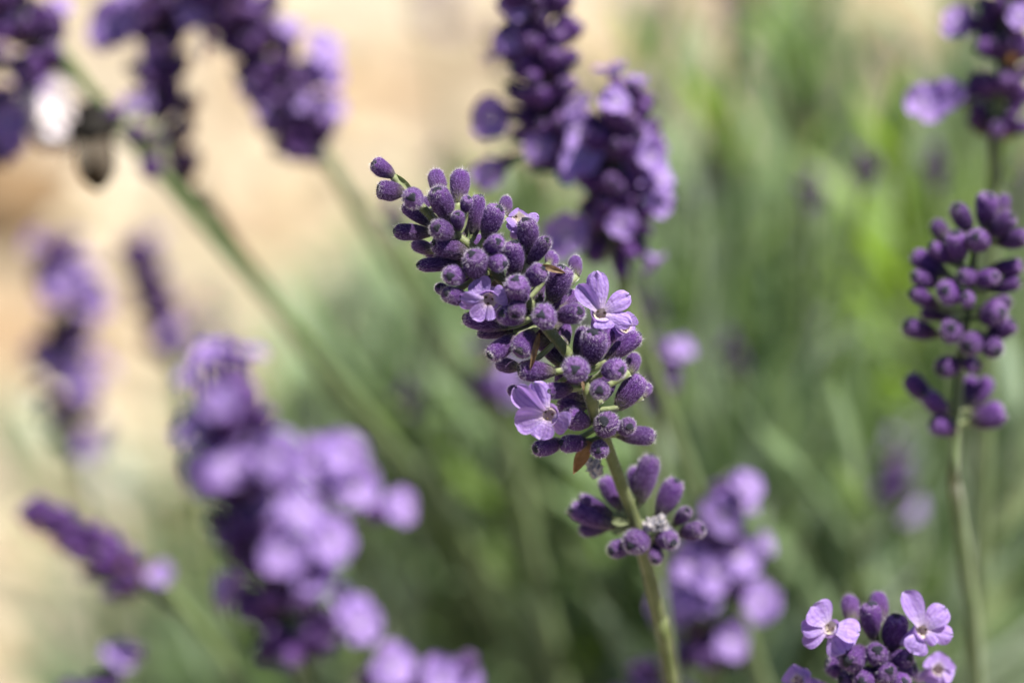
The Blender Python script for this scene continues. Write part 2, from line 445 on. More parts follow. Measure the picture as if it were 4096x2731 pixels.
    def whorls(s, spec, bud_len=.0055, bud_w=.0023, bloom=0.1, seed=1):
        """spec: list of (distance below the tip in m, count, spread angle deg)"""
        r = random.Random(seed)
        cum = [0]
        for i in range(1, len(s.pts)): cum.append(cum[-1] + (s.pts[i] - s.pts[i - 1]).length)
        for dist, n_, ang in spec:
            k = next((i for i, c in enumerate(cum) if c >= dist), len(cum) - 2); k = max(1, k)
            f = (dist - cum[k - 1]) / max(1e-9, cum[k] - cum[k - 1])
            p = s.pts[k - 1].lerp(s.pts[k], f); up = (s.pts[k - 1] - s.pts[k]).normalized()
            x, y, z = frame(up); a0 = r.uniform(0, 6.28)
            for j in range(n_):
                a = a0 + 6.2832 * j / n_ + r.uniform(-.25, .25); e = R(ang + r.uniform(-14, 14))
                if n_ > 7 and j % 2: e *= .62
                rad = x * math.cos(a) + y * math.sin(a)
                d = up * math.cos(e) + rad * math.sin(e)
                b = p + rad * .0010 + up * r.uniform(-.0012, .0012); L = bud_len * r.uniform(.78, 1.08)
                if dist < .004: L *= .75
                s.bud(b, b + d * L, bud_w * r.uniform(.85, 1.1))
                if r.random() < bloom:
                    c = b + d * (L + .0014); s.open_flower(c, d + Vector((r.uniform(-.3, .3), -.3, r.uniform(0, .4))), r.uniform(.0024, .0031), b + d * L * .8)
            for j in range(2):
                a = a0 + 3.14 * j; rad = x * math.cos(a) + y * math.sin(a)
                s.bract(p - up * .0008 + rad * .0006, p - up * .0003 + rad * .0045 + up * .0015, .0022)

def axis(cf, pts, d0, recede=.45):
    out = []; d = d0; prev = None
    for p in pts:
        q = Vector(cf(*p[:2]))
        if len(p) > 2: d = p[2]
        elif prev is not None: d += recede * (q - prev).length * .36 / 4096 * d
        out.append(P3(q.x, q.y, d)); prev = q
    return out

# ---- the sharp spike in the middle, bud by bud
Dm = FOCUS
main_px = [c1(*p) for p in ((600, 500), (720, 570), (900, 745), (1110, 900), (1300, 1045), (1520, 1300))] + \
    [c2(*p) for p in ((1000, 520), (1150, 740), (1330, 960), (1480, 1200), (1560, 1420))] + \
    [c3(*p) for p in ((1140, 650), (1235, 880))] + [c4(*p) for p in ((610, 290), (690, 500), (775, 800), (835, 1050), (885, 1280), (935, 1560))]
main_ax = []
for i, p in enumerate(main_px):
    extra = 0 if i < 11 else (i - 10) * .0036
    main_ax.append(P3(p[0], p[1], Dm + extra))
S = Stalk('sharp purple lavender spike in full focus, leaning, with three open pale violet flowers', main_ax, None, (.00055, .00105), 'hi', 6)
def px_depth(stalk, p):           # distance of the stem near a pixel
    best = min(stalk.pts[:stalk.axis_n], key=lambda q: ((q - CAM).dot(RT) / ((q - CAM).dot(FW)) * 4096 / .36 + 2048 - p[0]) ** 2 + (1365.5 - (q - CAM).dot(UP) / ((q - CAM).dot(FW)) * 4096 / .36 - p[1]) ** 2)
    return (best - CAM).dot(FW)
def dig(stalk, cf, sc, rows, L0=.0054, fat=1.02):
    """rows: tip x, tip y, base x, base y, width px, layer (+ towards the lens, mm), optional length mm"""
    for row in rows:
        tx, ty, bx, by, wd, lay = row[:6]
        t, b = cf(tx, ty), cf(bx, by)
        D = px_depth(stalk, b); k = D * .36 / 4096
        L = row[6] * .001 if len(row) > 6 else L0
        p = math.hypot(t[0] - b[0], t[1] - b[1]) * k
        dz = math.sqrt(max(0, L * L - p * p)) if p < L else 0
        zb = (lay * .001)
        sg = 1 if lay >= 0 else -1
        stalk.bud(P3(b[0], b[1], D - zb), P3(t[0], t[1], D - zb - sg * dz), wd / sc * k * fat, True)
dig(S, c1, 2.6133, [
    (235, 115, 455, 275, 175, .3, 3.8), (275, 405, 565, 445, 205, .6, 4), (625, 540, 690, 470, 205, 1.4, 4), (550, 570, 875, 800, 160, -.6), (770, 500, 890, 700, 125, -1.2, 4),
    (885, 225, 935, 500, 180, -1.2), (1155, 205, 1135, 570, 200, -.5), (890, 395, 1035, 745, 235, 1.0), (1230, 495, 1190, 650, 125, .9, 3), (1130, 645, 1140, 840, 135, 1.3, 3.2),
    (1350, 460, 1285, 910, 165, -.7), (1535, 560, 1415, 930, 205, .6), (1632, 500, 1615, 690, 130, -1, 4), (1845, 710, 1870, 1080, 210, .3), (2070, 910, 1860, 1200, 150, .5),
    (445, 850, 865, 865, 165, .3), (875, 820, 1070, 880, 195, 1.3, 4.6), (660, 985, 880, 1060, 140, -1.2, 4.5), (845, 975, 1240, 1085, 195, .9), (690, 1210, 1185, 1200, 140, .1),
    (1570, 930, 1410, 1055, 170, 1.6, 4), (1610, 1185, 1440, 1150, 175, 1.9, 3.8), (1690, 950, 1725, 1325, 215, .3), (1300, 1085, 1330, 1330, 245, 1.7, 5), (1030, 1310, 1160, 1330, 205, 1.6, 4.6),
    (2110, 1080, 2080, 1200, 110, -1.4, 4)])
dig(S, c2, 2.351, [
    (110, 355, 240, 410, 110, .3, 3.6), (175, 400, 420, 465, 160, 1.0), (845, 290, 900, 480, 215, 2.0, 5), (852, 615, 885, 450, 155, 2.2, 4), (1115, 180, 965, 320, 175, 1.3, 4.2), (1030, 370, 1045, 510, 150, -.2, 4.4),
    (1330, 155, 1185, 480, 225, .8), (1410, 70, 1430, 250, 125, -.8, 4), (1215, 50, 1160, 210, 110, -1.3, 4), (1120, 590, 1150, 680, 215, 1.8, 4.4), (1475, 575, 1245, 625, 185, 1.2, 4.8), (1400, 420, 1240, 570, 180, -.4),
    (1595, 760, 1555, 1070, 235, .5, 5.6), (2030, 785, 1700, 1040, 165, -.2, 6), (1840, 1105, 1690, 1135, 195, 1.4, 4.6), (1975, 985, 1920, 1160, 135, -1, 4.2), (1410, 1080, 1440, 1170, 225, 1.8, 4.6), (1650, 1325, 1640, 1300, 175, 1.3, 4.2),
    (2045, 1180, 1805, 1490, 215, .5), (2100, 1270, 2040, 1380, 105, -.8, 3.4), (595, 1005, 855, 805, 170, .7), (868, 985, 1005, 765, 195, 1.4, 4.6), (680, 1065, 890, 1105, 135, -.5, 4.4), (865, 1120, 1225, 1145, 190, .7), (350, 635, 790, 720, 160, .6),
    (485, 795, 850, 775, 110, -.6), (700, 600, 925, 650, 180, .8, 4.8), (1090, 835, 1285, 1085, 160, -.6), (1180, 600, 1300, 830, 130, -1.4), (1760, 690, 1640, 1000, 140, -1.0, 6)])
dig(S, c3, 2.351, [
    (325, 370, 470, 430, 115, -.4, 4.2), (655, 385, 910, 360, 150, 1.1, 4.8), (920, 420, 990, 380, 110, -.3, 3.2), (845, 620, 1065, 690, 195, .8), (550, 935, 825, 860, 155, .4), (805, 890, 1050, 865, 160, .9, 4.8), (1165, 975, 1175, 880, 155, 1.5, 4.2),
    (1245, 640, 1230, 770, 220, 1.5, 4.4), (1465, 690, 1370, 760, 155, 1.6, 3.8), (1705, 815, 1320, 790, 165, .4), (1290, 300, 1180, 480, 120, -.6, 4.4)])
dig(S, c4, 1.5984, [
    (815, 105, 735, 420, 140, .3, 6.5), (690, 190, 720, 380, 95, -.8), (980, 260, 850, 510, 130, .5, 6.2), (1045, 460, 960, 550, 85, .2, 4), (1135, 575, 990, 615, 110, .7, 4.6), (955, 650, 840, 655, 120, 1.3, 4.6), (675, 670, 770, 650, 150, 1.7, 4.8),
    (545, 725, 680, 690, 110, .9, 4.2), (842, 785, 825, 690, 90, 1, 4), (490, 245, 615, 470, 110, -.3), (280, 440, 580, 565, 130, .6, 6), (340, 375, 570, 500, 85, -.4), (345, 585, 540, 570, 95, -.6, 4.6)])
def dflower(stalk, cf, sc, ctr, tips, lift, face, calyx, layer=3.0, r_th=.00125):
    c = cf(*ctr); D = px_depth(stalk, c) - layer * .001; k = D * .36 / 4096
    C0 = P3(c[0], c[1], D); ps = []
    for tx, ty, wd, lf in tips:
        t = cf(tx, ty); ps.append((P3(t[0], t[1], D - lf * .001), wd / sc * k * 1.12))
    b = cf(*calyx); stalk.flower(C0, face, ps, P3(b[0], b[1], D + .0022), r_th)
V3 = lambda a, b, c: RT * a + UP * b - FW * c
dflower(S, c2, 2.351, (600, 470), ((305, 470, 175, .2), (440, 635, 165, .3), (608, 660, 110, .6), (765, 410, 190, .5), (480, 270, 210, -.6)), 0, V3(-.1, -.35, 1), (640, 380), 3.6)
dflower(S, c2, 2.351, (1655, 600), ((1430, 330, 160, .6), (1605, 200, 190, .4), (1925, 420, 170, -.3), (1940, 690, 150, .2), (1690, 745, 190, .9)), 0, V3(.15, .25, .95), (1585, 790), 2.2)
dflower(S, c3, 2.351, (690, 610), ((375, 340, 215, -.2), (370, 660, 250, .5), (620, 840, 230, .6), (880, 720, 230, .6), (545, 300, 190, .5)), 0, V3(-.15, -.2, 1), (800, 650), 4.2, .00135)
# a flower behind the right flank, and one half hidden near the top
dflower(S, c2, 2.351, (1880, 720), ((1970, 620, 150, -.5), (1960, 780, 140, -.5), (1790, 800, 130, 0), (1850, 640, 150, 0)), 0, V3(.4, .3, .6), (1800, 860), -2.0)
dflower(S, c1, 2.6133, (1770, 720), ((1700, 640, 130, 0), (1820, 650, 130, 0), (1975, 710, 110, .2), (1680, 860, 150, .8), (1650, 770, 120, 1)), 0, V3(.2, .5, .7), (1720, 900), 0.2)
def dbract(cf, a, b, wd, layer=1.5, me=None):
    pa, pb = cf(*a), cf(*b); D = px_depth(S, pa) - layer * .001
    S.bract(P3(pa[0], pa[1], D), P3(pb[0], pb[1], D - .0006), wd, me)
dbract(c3, (1075, 860), (925, 1165), .0023, 1.6)
dbract(c2, (1070, 790), (985, 1150), .0010, 2.6)
dbract(c2, (1110, 150), (1320, 215), .0011, 3.2)
dbract(c2, (1480, 1230), (1495, 1330), .0006, 1.6)
gb = BRACT[1].copy(); gb.materials[0] = M['pedicel']
dbract(c1, (640, 420), (440, 230), .0011, -.4, gb); dbract(c1, (1150, 880), (1240, 660), .0009, .6, gb)
dbract(c4, (560, 600), (650, 590), .0012, 1.2, gb); dbract(c4, (560, 530), (670, 545), .0014, 1.2, gb)
for cf, x, y, rr, me, ly in ((c3, 1120, 1110, .0011, WILT[0], 0), (c3, 1085, 1050, .0006, WILT[1], .3), (c4, 800, 560, .0009, WILT[1], 3), (c4, 860, 545, .0010, WILT[0], 2.6), (c4, 905, 590, .0007, WILT[1], 2.6)):
    p = cf(x, y); D = px_depth(S, p) - ly * .001
    S.put('wilted_corolla', me, Matrix.Translation(P3(p[0], p[1], D)) @ Matrix.Scale(rr, 4))
# buds on the far side of the sharp spike, seen in the gaps
def far_side(st, n, seed):
    r = random.Random(seed); k0 = int(st.axis_n * .16); k1 = int(st.axis_n * .60)
    for _ in range(n):
        k = r.randrange(k0, k1); p = st.pts[k]; up = (st.pts[k - 1] - st.pts[k + 1]).normalized()
        side = up.cross(FW).normalized(); a = r.uniform(.12, .88) * math.pi
        rad = side * math.cos(a) + FW * math.sin(a); e = R(r.uniform(48, 72))
        d = up * math.cos(e) + rad * math.sin(e); b = p + rad * .0008
        st.bud(b, b + d * r.uniform(.0046, .0058), r.uniform(.0021, .0026))
far_side(S, 44, 4)
# fine pale fuzz on the sharp stem
def stem_fuzz(st, n):
    V, F = [], []; r = random.Random(3); k = st.axis_n
    for _ in range(n):
        i = r.randrange(0, k - 1); f = r.random(); p = st.pts[i].lerp(st.pts[i + 1], f); d = (st.pts[i + 1] - st.pts[i]).normalized()
        x, y, z = frame(d); a = r.uniform(0, 6.28); nr = x * math.cos(a) + y * math.sin(a); tg = z
        p = p + nr * st.rads[i] * .95 - st.foot; w_ = .000014; q = len(V)
        V += [p - tg * w_, p + tg * w_, p + nr * r.uniform(.0001, .00028) + tg * r.uniform(-.0001, .0001)]; F.append((q, q + 1, q + 2))
    o = obj('stem_hair', mesh('stem_hair', V, F, [M['hair']], None, {'along': [1.0] * len(V)}), st.e); o['kind'] = 'stuff'
stem_fuzz(S, 6000)

# ---- right-hand spike, closed buds
De = .414
E_ax = axis(cE, [(560, 300), (520, 420), (490, 700), (445, 1000), (420, 1350), (410, 1568)], De, .25) + axis(cX, [(2198, 1150), (2222, 1330), (2245, 1600)], De + .022, .4)
E = Stalk('closed plum purple lavender spike on upright stem with a gap above its lowest whorl', E_ax, None, (.0005, .0011), 'mid', 6)
dig(E, cE, 1.307, [
    (590, 90, 570, 270, 105, 0), (675, 105, 650, 230, 65, -1), (415, 155, 495, 300, 88, 0), (310, 250, 370, 350, 82, -.5, 4.4), (410, 300, 440, 460, 105, 1), (525, 305, 560, 380, 98, 1.5, 4.8), (730, 210, 595, 320, 92, .5), (800, 315, 640, 355, 82, .6),
    (290, 365, 420, 460, 72, 0), (190, 410, 380, 525, 88, .6), (195, 530, 340, 575, 78, 0), (190, 605, 330, 690, 78, .8), (455, 530, 530, 540, 85, 1.6, 4.6), (640, 535, 510, 555, 85, 1.4), (775, 475, 600, 495, 82, 0), (765, 555, 590, 595, 72, .5), (350, 605, 430, 630, 112, 1.6, 4.8),
    (480, 640, 485, 670, 75, 2, 4.4), (670, 695, 555, 745, 112, 1), (710, 660, 580, 690, 72, 0), (235, 720, 410, 745, 65, -.5), (145, 785, 320, 835, 96, .8), (385, 800, 400, 835, 108, 1.8, 4.8), (735, 770, 580, 860, 92, .3), (480, 890, 550, 850, 105, 1.4, 4.8), (650, 915, 550, 860, 95, .8),
    (330, 1010, 440, 980, 98, 1.2, 4.6), (535, 1000, 470, 980, 75, 1.4, 4), (165, 1045, 300, 1190, 92, .2), (255, 1130, 385, 1260, 88, .6), (290, 1305, 425, 1330, 92, .8, 4.6), (500, 1050, 480, 1220, 82, -.2), (600, 1055, 500, 1225, 82, -.6), (680, 1225, 500, 1290, 112, .4)], .0056, 1.14)
# ---- bottom-right spike with two flowers
Df = .400
F_ax = axis(cF, [(1400, 860), (1410, 1000), (1420, 1160), (1440, 1330), (1460, 1600)], Df, .35)
Fs = Stalk('short lavender spike with two flat open flowers, a bright one and a deep violet one', F_ax, None, (.0005, .0011), 'mid', 6)
dig(Fs, cF, 1.572, [
    (1245, 765, 1270, 930, 110, -.6), (1430, 740, 1440, 930, 115, -1), (1385, 805, 1395, 1020, 130, .8), (1430, 1110, 1425, 1170, 135, 1.8, 4.6), (1560, 880, 1520, 1110, 145, .2, 6), (1250, 1180, 1340, 1100, 150, 1.4), (1100, 1180, 1340, 1260, 140, .6), (1640, 1130, 1470, 1190, 130, 1), (1500, 1250, 1440, 1230, 130, 1.8, 4.6),
    (1320, 1290, 1400, 1240, 130, 1.5), (1200, 1300, 1380, 1290, 130, .8), (1680, 1210, 1480, 1260, 130, .3), (1620, 1320, 1470, 1280, 130, 1.3)], .0054, 1.05)
dflower(Fs, cF, 1.572, (1130, 960), ((1020, 820, 190, .3), (950, 960, 120, .6), (960, 1060, 130, 0), (1240, 1110, 190, 1.0), (1320, 990, 170, 1.0)), 0, V3(-.1, .5, .8), (1250, 1080), 4)
dflower(Fs, cF, 1.572, (1712, 975), ((1590, 730, 150, 0), (1860, 830, 140, -.2), (1905, 1000, 120, .3), (1650, 1120, 170, .8), (1800, 1060, 70, .6)), 0, V3(.1, .1, 1), (1580, 1050), 3.4)
dflower(Fs, cF, 1.572, (930, 1290), ((860, 1230, 130, 0), (960, 1210, 120, 0), (1010, 1260, 120, .3), (880, 1340, 120, .3)), 0, V3(-.1, .5, .8), (1100, 1330), 2)
dflower(Fs, cF, 1.572, (1810, 1220), ((1750, 1140, 130, 0), (1880, 1150, 140, 0), (1910, 1250, 140, .3), (1800, 1330, 140, .3)), 0, V3(.2, .4, .8), (1680, 1280), -1)

# ---- blurred spikes
def soft(label, cf, pts, d, spec, petals=(), recede=.45, bloom=.08, seed=1, bl=.0055, bw=.0024, foot=None, pull=.35):
    s = Stalk(label, axis(cf, pts, d, recede), foot, (.0007, .00125), 'lo', 5, pull)
    s.whorls(spec, bl, bw, bloom, seed)
    for px, py, size, dz in petals:
        c = cf(px, py); D = px_depth(s, c) - dz * .001; C0 = P3(c[0], c[1], D); q = s.near(C0)
        away = (C0 - q); up = (s.pts[0] - s.pts[6]).normalized()
        tf = q.lerp(C0, .55)
        dv = away.normalized(); ln = min(away.length * .8, .0048); s.bud(C0 - dv * ln, C0 - dv * .0012, .0023, away.length > .0075)
        tf = C0 - dv * .0022
        s.open_flower(C0, away.normalized() * .35 - FW * .8 + Vector((.1, 0, .25)), size * .00074, tf)
    return s
def whiten(s, n):
    fl = [o for o in s.e.children if o.name.startswith('flower')][:n]
    for f in fl:
        for o in f.children: o.data = rnd.choice(PETAL_W)
mm = lambda *v: [(a * .001, b, c) for a, b, c in v]
W0 = mm((.5, 4, 20), (4, 7, 40), (10, 10, 52), (17, 12, 58), (25, 12, 60), (34, 10, 62))
soft('tall blurred lavender spike standing directly behind the sharp one, a pale flower at its side', cB, [(590, -260), (640, -60), (680, 150), (700, 400), (735, 700), (830, 880), (960, 1100), (1080, 1400)], .437,
     mm((2, 9, 40), (6, 12, 48), (10, 13, 54), (14.5, 14, 58), (19, 14, 60), (23.5, 14, 60), (28, 13, 60), (33, 12, 60)), ((395, 700, 5, 0), (540, 40, 3.8, 2), (500, 235, 3.6, 2), (690, 880, 3.6, 4), (390, 1030, 4, 0)), .3, .06, 3, .0064, .0028)
soft('stubby blurred lavender spike close behind the sharp one with pale petals on its outer side', cB, [(1190, 640), (1180, 800), (1150, 1000), (1130, 1200), (1140, 1420), (1180, 1700)], .437,
     mm((1, 7, 35), (5, 11, 50), (9, 13, 56), (13.5, 13, 60), (18, 12, 62), (22, 9, 62)), ((1290, 980, 5.6, 1), (930, 950, 5, 3), (860, 1400, 5.6, 2), (1250, 800, 4, 2)), .3, .1, 5, .0064, .0028)
soft('blurred lavender spike above the closed plum one, with a bright white-violet flower', cD, [(860, -250), (830, 50), (800, 350), (770, 650), (750, 950), (740, 1300)], .437,
     mm((3, 8, 40), (10, 10, 48), (15, 11, 55), (21, 12, 60), (27, 8, 62)), ((310, 640, 5, 2), (460, 600, 4.2, 2), (520, 140, 4, -3)), .3, .02, 8)
soft('blurred full-bloom lavender spike low behind the sharp stem', cF, [(480, 160), (440, 380), (400, 650), (380, 950), (390, 1350)], .462,
     mm((1, 5, 30), (9, 9, 50), (16, 12, 58), (24, 12, 60), (31, 10, 60)), ((470, 250, 5.4, 4), (410, 610, 5, 6), (270, 560, 5.4, 5), (150, 830, 5.6, 4), (680, 780, 5.4, 3), (510, 1030, 4.6, 6), (560, 500, 5, 3), (330, 780, 4.6, 6), (200, 700, 5, 4)), .4, .12, 9, .0062, .0028)
soft('large out-of-focus lavender spike in full bloom, broad whorls of pale violet flowers', cH, [(1150, 100), (1230, 420), (1330, 760), (1450, 1100), (1530, 1400), (1600, 1700)], .322,
     mm((1, 6, 30), (5, 9, 45), (9, 11, 55), (13, 13, 60), (17.5, 14, 62), (22, 14, 62), (27, 13, 64), (32, 12, 62)), ((1140, 130, 3.4, 0), (1130, 300, 4, 1), (1010, 490, 2.8, 1), (1230, 480, 3.4, 2), (1430, 620, 4.4, 3), (1610, 430, 4.4, 0), (1760, 400, 4.2, 0), (1790, 570, 4.2, 0), (1690, 850, 4.2, 3), (1590, 1010, 4.2, 3), (2040, 660, 3.2, -1), (1830, 1260, 4.2, 1), (1990, 1490, 4.2, 1), (2240, 1560, 4, 1), (1340, 720, 3.4, 3)), .35, .22, 11, .006, .0026)
soft('dark slender unopened lavender spike, blurred, lying low toward the pale soil', cH, [(215, 720), (380, 830), (560, 950), (740, 1080), (900, 1190), (1050, 1330)], .475,
     mm((.5, 5, 14), (4, 8, 20), (8, 9, 24), (12, 10, 26), (16, 9, 28), (20, 7, 34)), ((820, 1010, 3.4, 0),), .3, 0, 12, .006, .0026)
soft('blurred lavender spike arching high over the pale soil, stem running down to the bush', cL, [(1300, -120), (1480, 60), (1640, 330), (1780, 560), (1880, 800), (2010, 1020), (2250, 1330)], .475,
     mm((1, 9, 45), (5, 11, 50), (9.5, 12, 55), (14.5, 13, 58), (20, 13, 58), (25, 14, 60), (30.5, 14, 62), (35, 12, 66)), ((2030, 330, 5, 0), (2060, 480, 4.4, 0), (2080, 690, 4, 1), (1620, 90, 3, 2), (1230, 90, 3.6, 2), (1680, 690, 3.2, 4), (1560, 560, 2.8, 2)), .35, .10, 14, .0068, .0030)
L3 = soft('blurred drooping lavender spike with a vivid violet flower, a bee on its lowest whorl', cL, [(930, -150), (970, 60), (1000, 300), (1005, 560), (1040, 850), (1110, 1070), (1280, 1320), (1500, 1580)], .478,
     mm((3, 10, 45), (8, 11, 50), (13, 11, 52), (18.5, 10, 55), (24, 9, 55), (30, 7, 50), (36, 5, 50)), ((730, 150, 6.2, 2), (690, 200, 5, 2), (990, 340, 4, 3), (1190, 100, 4, 1)), .35, .10, 15, .0065, .0029)
soft('dark blurred lavender spike leaning out at the edge, thin stem over the pale soil', cL, [(-60, -180), (60, -20), (170, 140), (270, 330), (430, 470), (620, 640)], .462,
     mm((2, 9, 40), (7, 12, 55), (13, 13, 60), (18, 11, 60)), ((60, 150, 3.4, 2),), .35, .06, 16, .0066, .003)
L5 = soft('blurred lavender spike with big whitish violet petals beside the bee', cL, [(-160, 150), (-110, 400), (-80, 650), (-70, 900), (-110, 1200)], .475,
     mm((2, 8, 45), (8, 10, 55), (15, 12, 60), (22, 10, 60)), ((300, 600, 6.5, 2), (320, 720, 7, 2), (310, 820, 6, 2), (200, 450, 5, 2), (40, 760, 5.4, 3), (60, 880, 5, 3)), .3, 0, 17, foot=Vector((-.22, .45, 0)))
whiten(L5, 3)
soft('faded mauve lavender spike far behind, low over the pale soil', cJ, [(380, 330), (410, 560), (430, 800), (440, 1050), (450, 1300), (500, 1560)], .545,
     mm((1, 7, 45), (9, 11, 60), (18, 8, 60), (27, 11, 62), (37, 7, 50), (45, 7, 50)), ((300, 470, 5, 0), (590, 640, 5.4, 0), (560, 540, 4.4, 0), (250, 960, 5, 0), (430, 1040, 5, 2), (330, 560, 5, 2), (470, 450, 4.4, 2)), .4, .12, 19, .0066, .003)
soft('thin faded lavender spike far behind, next to the mauve one', cJ, [(850, 300), (910, 440), (980, 620), (1040, 820), (1090, 1000), (1160, 1300)], .56,
     mm((1, 7, 40), (6, 8, 45), (11, 9, 45), (17, 9, 45), (23, 8, 45)), ((870, 340, 4, 0),), .4, .05, 20, .006, .0028)
soft('very faint pinkish lavender spike deep behind the large blooming one', cX, [(495, 770), (500, 830), (505, 900), (520, 1000)], .72, mm((1, 6, 45), (9, 8, 55)), ((500, 790, 4, 0), (485, 810, 4, 0)), .4, .2, 21)
soft('blurred lavender tip peeking out behind the sharp spike, low on its shaded side', cX, [(1130, 810), (1140, 860), (1150, 930), (1180, 1050)], .50, mm((1, 6, 40), (8, 8, 55)), ((1150, 850, 4.6, 0), (1165, 890, 4.2, 1)), .4, .1, 22)
soft('blurred lavender tip peeking out behind the sharp spike, on its sunny side', cX, [(1520, 830), (1510, 880), (1500, 940), (1510, 1050)], .475, mm((1, 5, 35), (6, 8, 50)), ((1520, 880, 4, 1), (1480, 915, 3.6, 1)), .4, .05, 23)
soft('faint lilac lavender tip among the upright green leaves', cX, [(1640, 370), (1650, 420), (1660, 480), (1690, 600)], .60, mm((1, 5, 40), (8, 6, 50)), ((1655, 425, 4.4, 1), (1640, 400, 4, 0)), .4, 0, 24)
soft('blurred mauve lavender tip between the two upright stems low in the bush', cX, [(2030, 1060), (2050, 1120), (2070, 1180), (2100, 1300)], .53, mm((1, 6, 40), (7, 8, 55)), ((2030, 1090, 4.4, 1), (2070, 1130, 4.4, 1), (2090, 1165, 4, 1)), .4, .1, 25)
soft('pinkish grey faded lavender spike far back, tallest at the rear', cX, [(1690, -60), (1710, 60), (1730, 160), (1750, 260), (1760, 400)], .74, mm((2, 8, 40), (10, 9, 50), (20, 9, 50), (30, 7, 50)), ((1720, 20, 4, 0),), .4, .02, 26)
soft('rosy grey faded lavender spike far back, behind the tall blurred one', cX, [(1480, -20), (1490, 80), (1490, 200), (1480, 330)], .78, mm((2, 8, 40), (12, 9, 50), (22, 8, 50), (34, 7, 50)), ((1490, 90, 4, 0),), .4, .05, 27)
soft('faded violet lavender spike at the very back over the bare soil', cX, [(985, -60), (1000, 20), (1010, 90), (1030, 200)], .80, mm((4, 8, 45), (14, 9, 50)), (), .4, .1, 28)
for i, (x, y, d) in enumerate(((215, 1610, .33), (1040, 1560, .34), (1490, 1545, .47))):
    soft('tip of a blurred lavender spike just rising into view', cX, [(x, y), (x + 8, y + 50), (x + 15, y + 120), (x + 30, y + 200)], d, mm((1, 6, 40), (7, 9, 55)), ((x - 8, y + 4, 4, 1), (x + 22, y + 8, 3.6, 1)), .4, .1, 30 + i)

# ------------------------------------------------------------------ the bee
def bee():
    c = Vector(cL(560, 880)); D = .462
    top = P3(*cL(560, 640), D - .004); bot = P3(*cL(620, 1200), D - .004)
    ax = (top - bot); L = ax.length; x, y, z = frame(ax, -FW)
    e = empty('honey_bee', bot); tag(e, 'blurred dark brown bee hanging head up beside a lavender spike', 'bee')
    g = N('bee_body'); a = g.attr('along')
    st = g.n('ShaderNodeMath', operation='SINE'); mu = g.n('ShaderNodeMath', operation='MULTIPLY'); g.l(a, mu.inputs[0]); mu.inputs[1].default_value = 62; g.l(mu.outputs[0], st.inputs[0])
    band = g.mix(g.rng(st.outputs[0], -.2, .4, 0, 1), (.004, .003, .002), (.042, .022, .007))
    cc = g.mix(g.rng(a, .52, .56, 0, 1), band, (.010, .008, .006))
    m = g.done(g.pbr(cc, .7, 0, (.8, .6, .4), g.bump(g.noise(3000, 2), .5, .0003), .2))
    prof = [(0, .02), (.04, .10), (.12, .20), (.24, .27), (.36, .28), (.46, .28), (.52, .26), (.55, .26), (.58, .29), (.66, .33), (.74, .33), (.80, .24), (.83, .16), (.86, .19), (.92, .19), (.97, .14), (1, .04)]
    V, F, A = [], [], []
    for i, (t, r_) in enumerate(prof):
        for k in range(16):
            q = 6.2832 * k / 16; V.append(z * (t * L) + (x * math.cos(q) + y * math.sin(q) * .9) * r_ * L * .80); A.append(t)
        if i:
            b = (i - 1) * 16
            for k in range(16): F.append((b + k, b + (k + 1) % 16, b + 16 + (k + 1) % 16, b + 16 + k))
    F.append(tuple(range(15, -1, -1))); F.append(tuple(range(len(V) - 16, len(V))))
    obj('body', mesh('bee_body', V, F, [m], None, {'along': A}), e)
    gw = N('bee_wing'); p = gw.n('ShaderNodeBsdfPrincipled'); p.inputs['Base Color'].default_value = (.5, .42, .32, 1); p.inputs['Roughness'].default_value = .5; p.inputs['Alpha'].default_value = .12
    mw = gw.done(p.outputs[0])
    side = x if abs(x.dot(RT)) > abs(y.dot(RT)) else y
    out = side.cross(z); out = out if out.dot(-FW) > 0 else -out
    for sg in (-1, 1):
        for ln, wd, sp in ((.62, .20, .35), (.42, .16, .55)):
            d = (-z + side * sg * sp + out * .25).normalized(); cr = d.cross(out).normalized(); V, F = [], []
            for i in range(9):
                u = i / 8; wv = wd * L * math.sin(math.pi * (.06 + u * .88)) ** .7
                V += [z * (.68 * L) + out * (.15 * L) + d * (u * ln * L) + cr * wv * .5, z * (.68 * L) + out * (.15 * L) + d * (u * ln * L) - cr * wv * .5]
                if i: F.append((2 * i - 2, 2 * i - 1, 2 * i + 1, 2 * i))
            obj('wing', mesh('bee_wing', V, F, [mw]), e)
    for sg in (-1, 1):
        for h, dz in ((.60, -.25), (.67, .0), (.74, .22)):
            p0 = z * (h * L) + side * sg * .12 * L - out * .05 * L
            p1 = p0 + side * sg * .16 * L - out * .08 * L + z * dz * .4 * L; p2 = p1 + side * sg * .10 * L - out * .14 * L + z * dz * .5 * L
            V, F, T = tube([p0, p1, p2], [.0003, .00025, .00015], 6, 0); obj('leg', mesh('bee_leg', V, F, [m], None, {'along': [.9] * len(V)}), e)
        p0 = z * (.95 * L) + side * sg * .05 * L; p1 = p0 + z * .12 * L + side * sg * .08 * L + out * .06 * L; p2 = p1 + side * sg * .12 * L
        V, F, T = tube([p0, p1, p2], [.00016, .00013, .00013], 6, 0); obj('antenna', mesh('bee_antenna', V, F, [m], None, {'along': [.9] * len(V)}), e)
bee()
for tx, ty, bx, by, wd in ((470, 690, 620, 740, 110), (740, 680, 680, 790, 130), (800, 820, 930, 850, 120), (900, 1090, 1010, 1000, 150), (560, 720, 700, 830, 120)):
    t, b = cL(tx, ty), cL(bx, by); D = .470; k = D * .36 / 4096
    L3.bud(P3(b[0], b[1], D), P3(t[0], t[1], D - .002), wd / 1.568 * k, True)

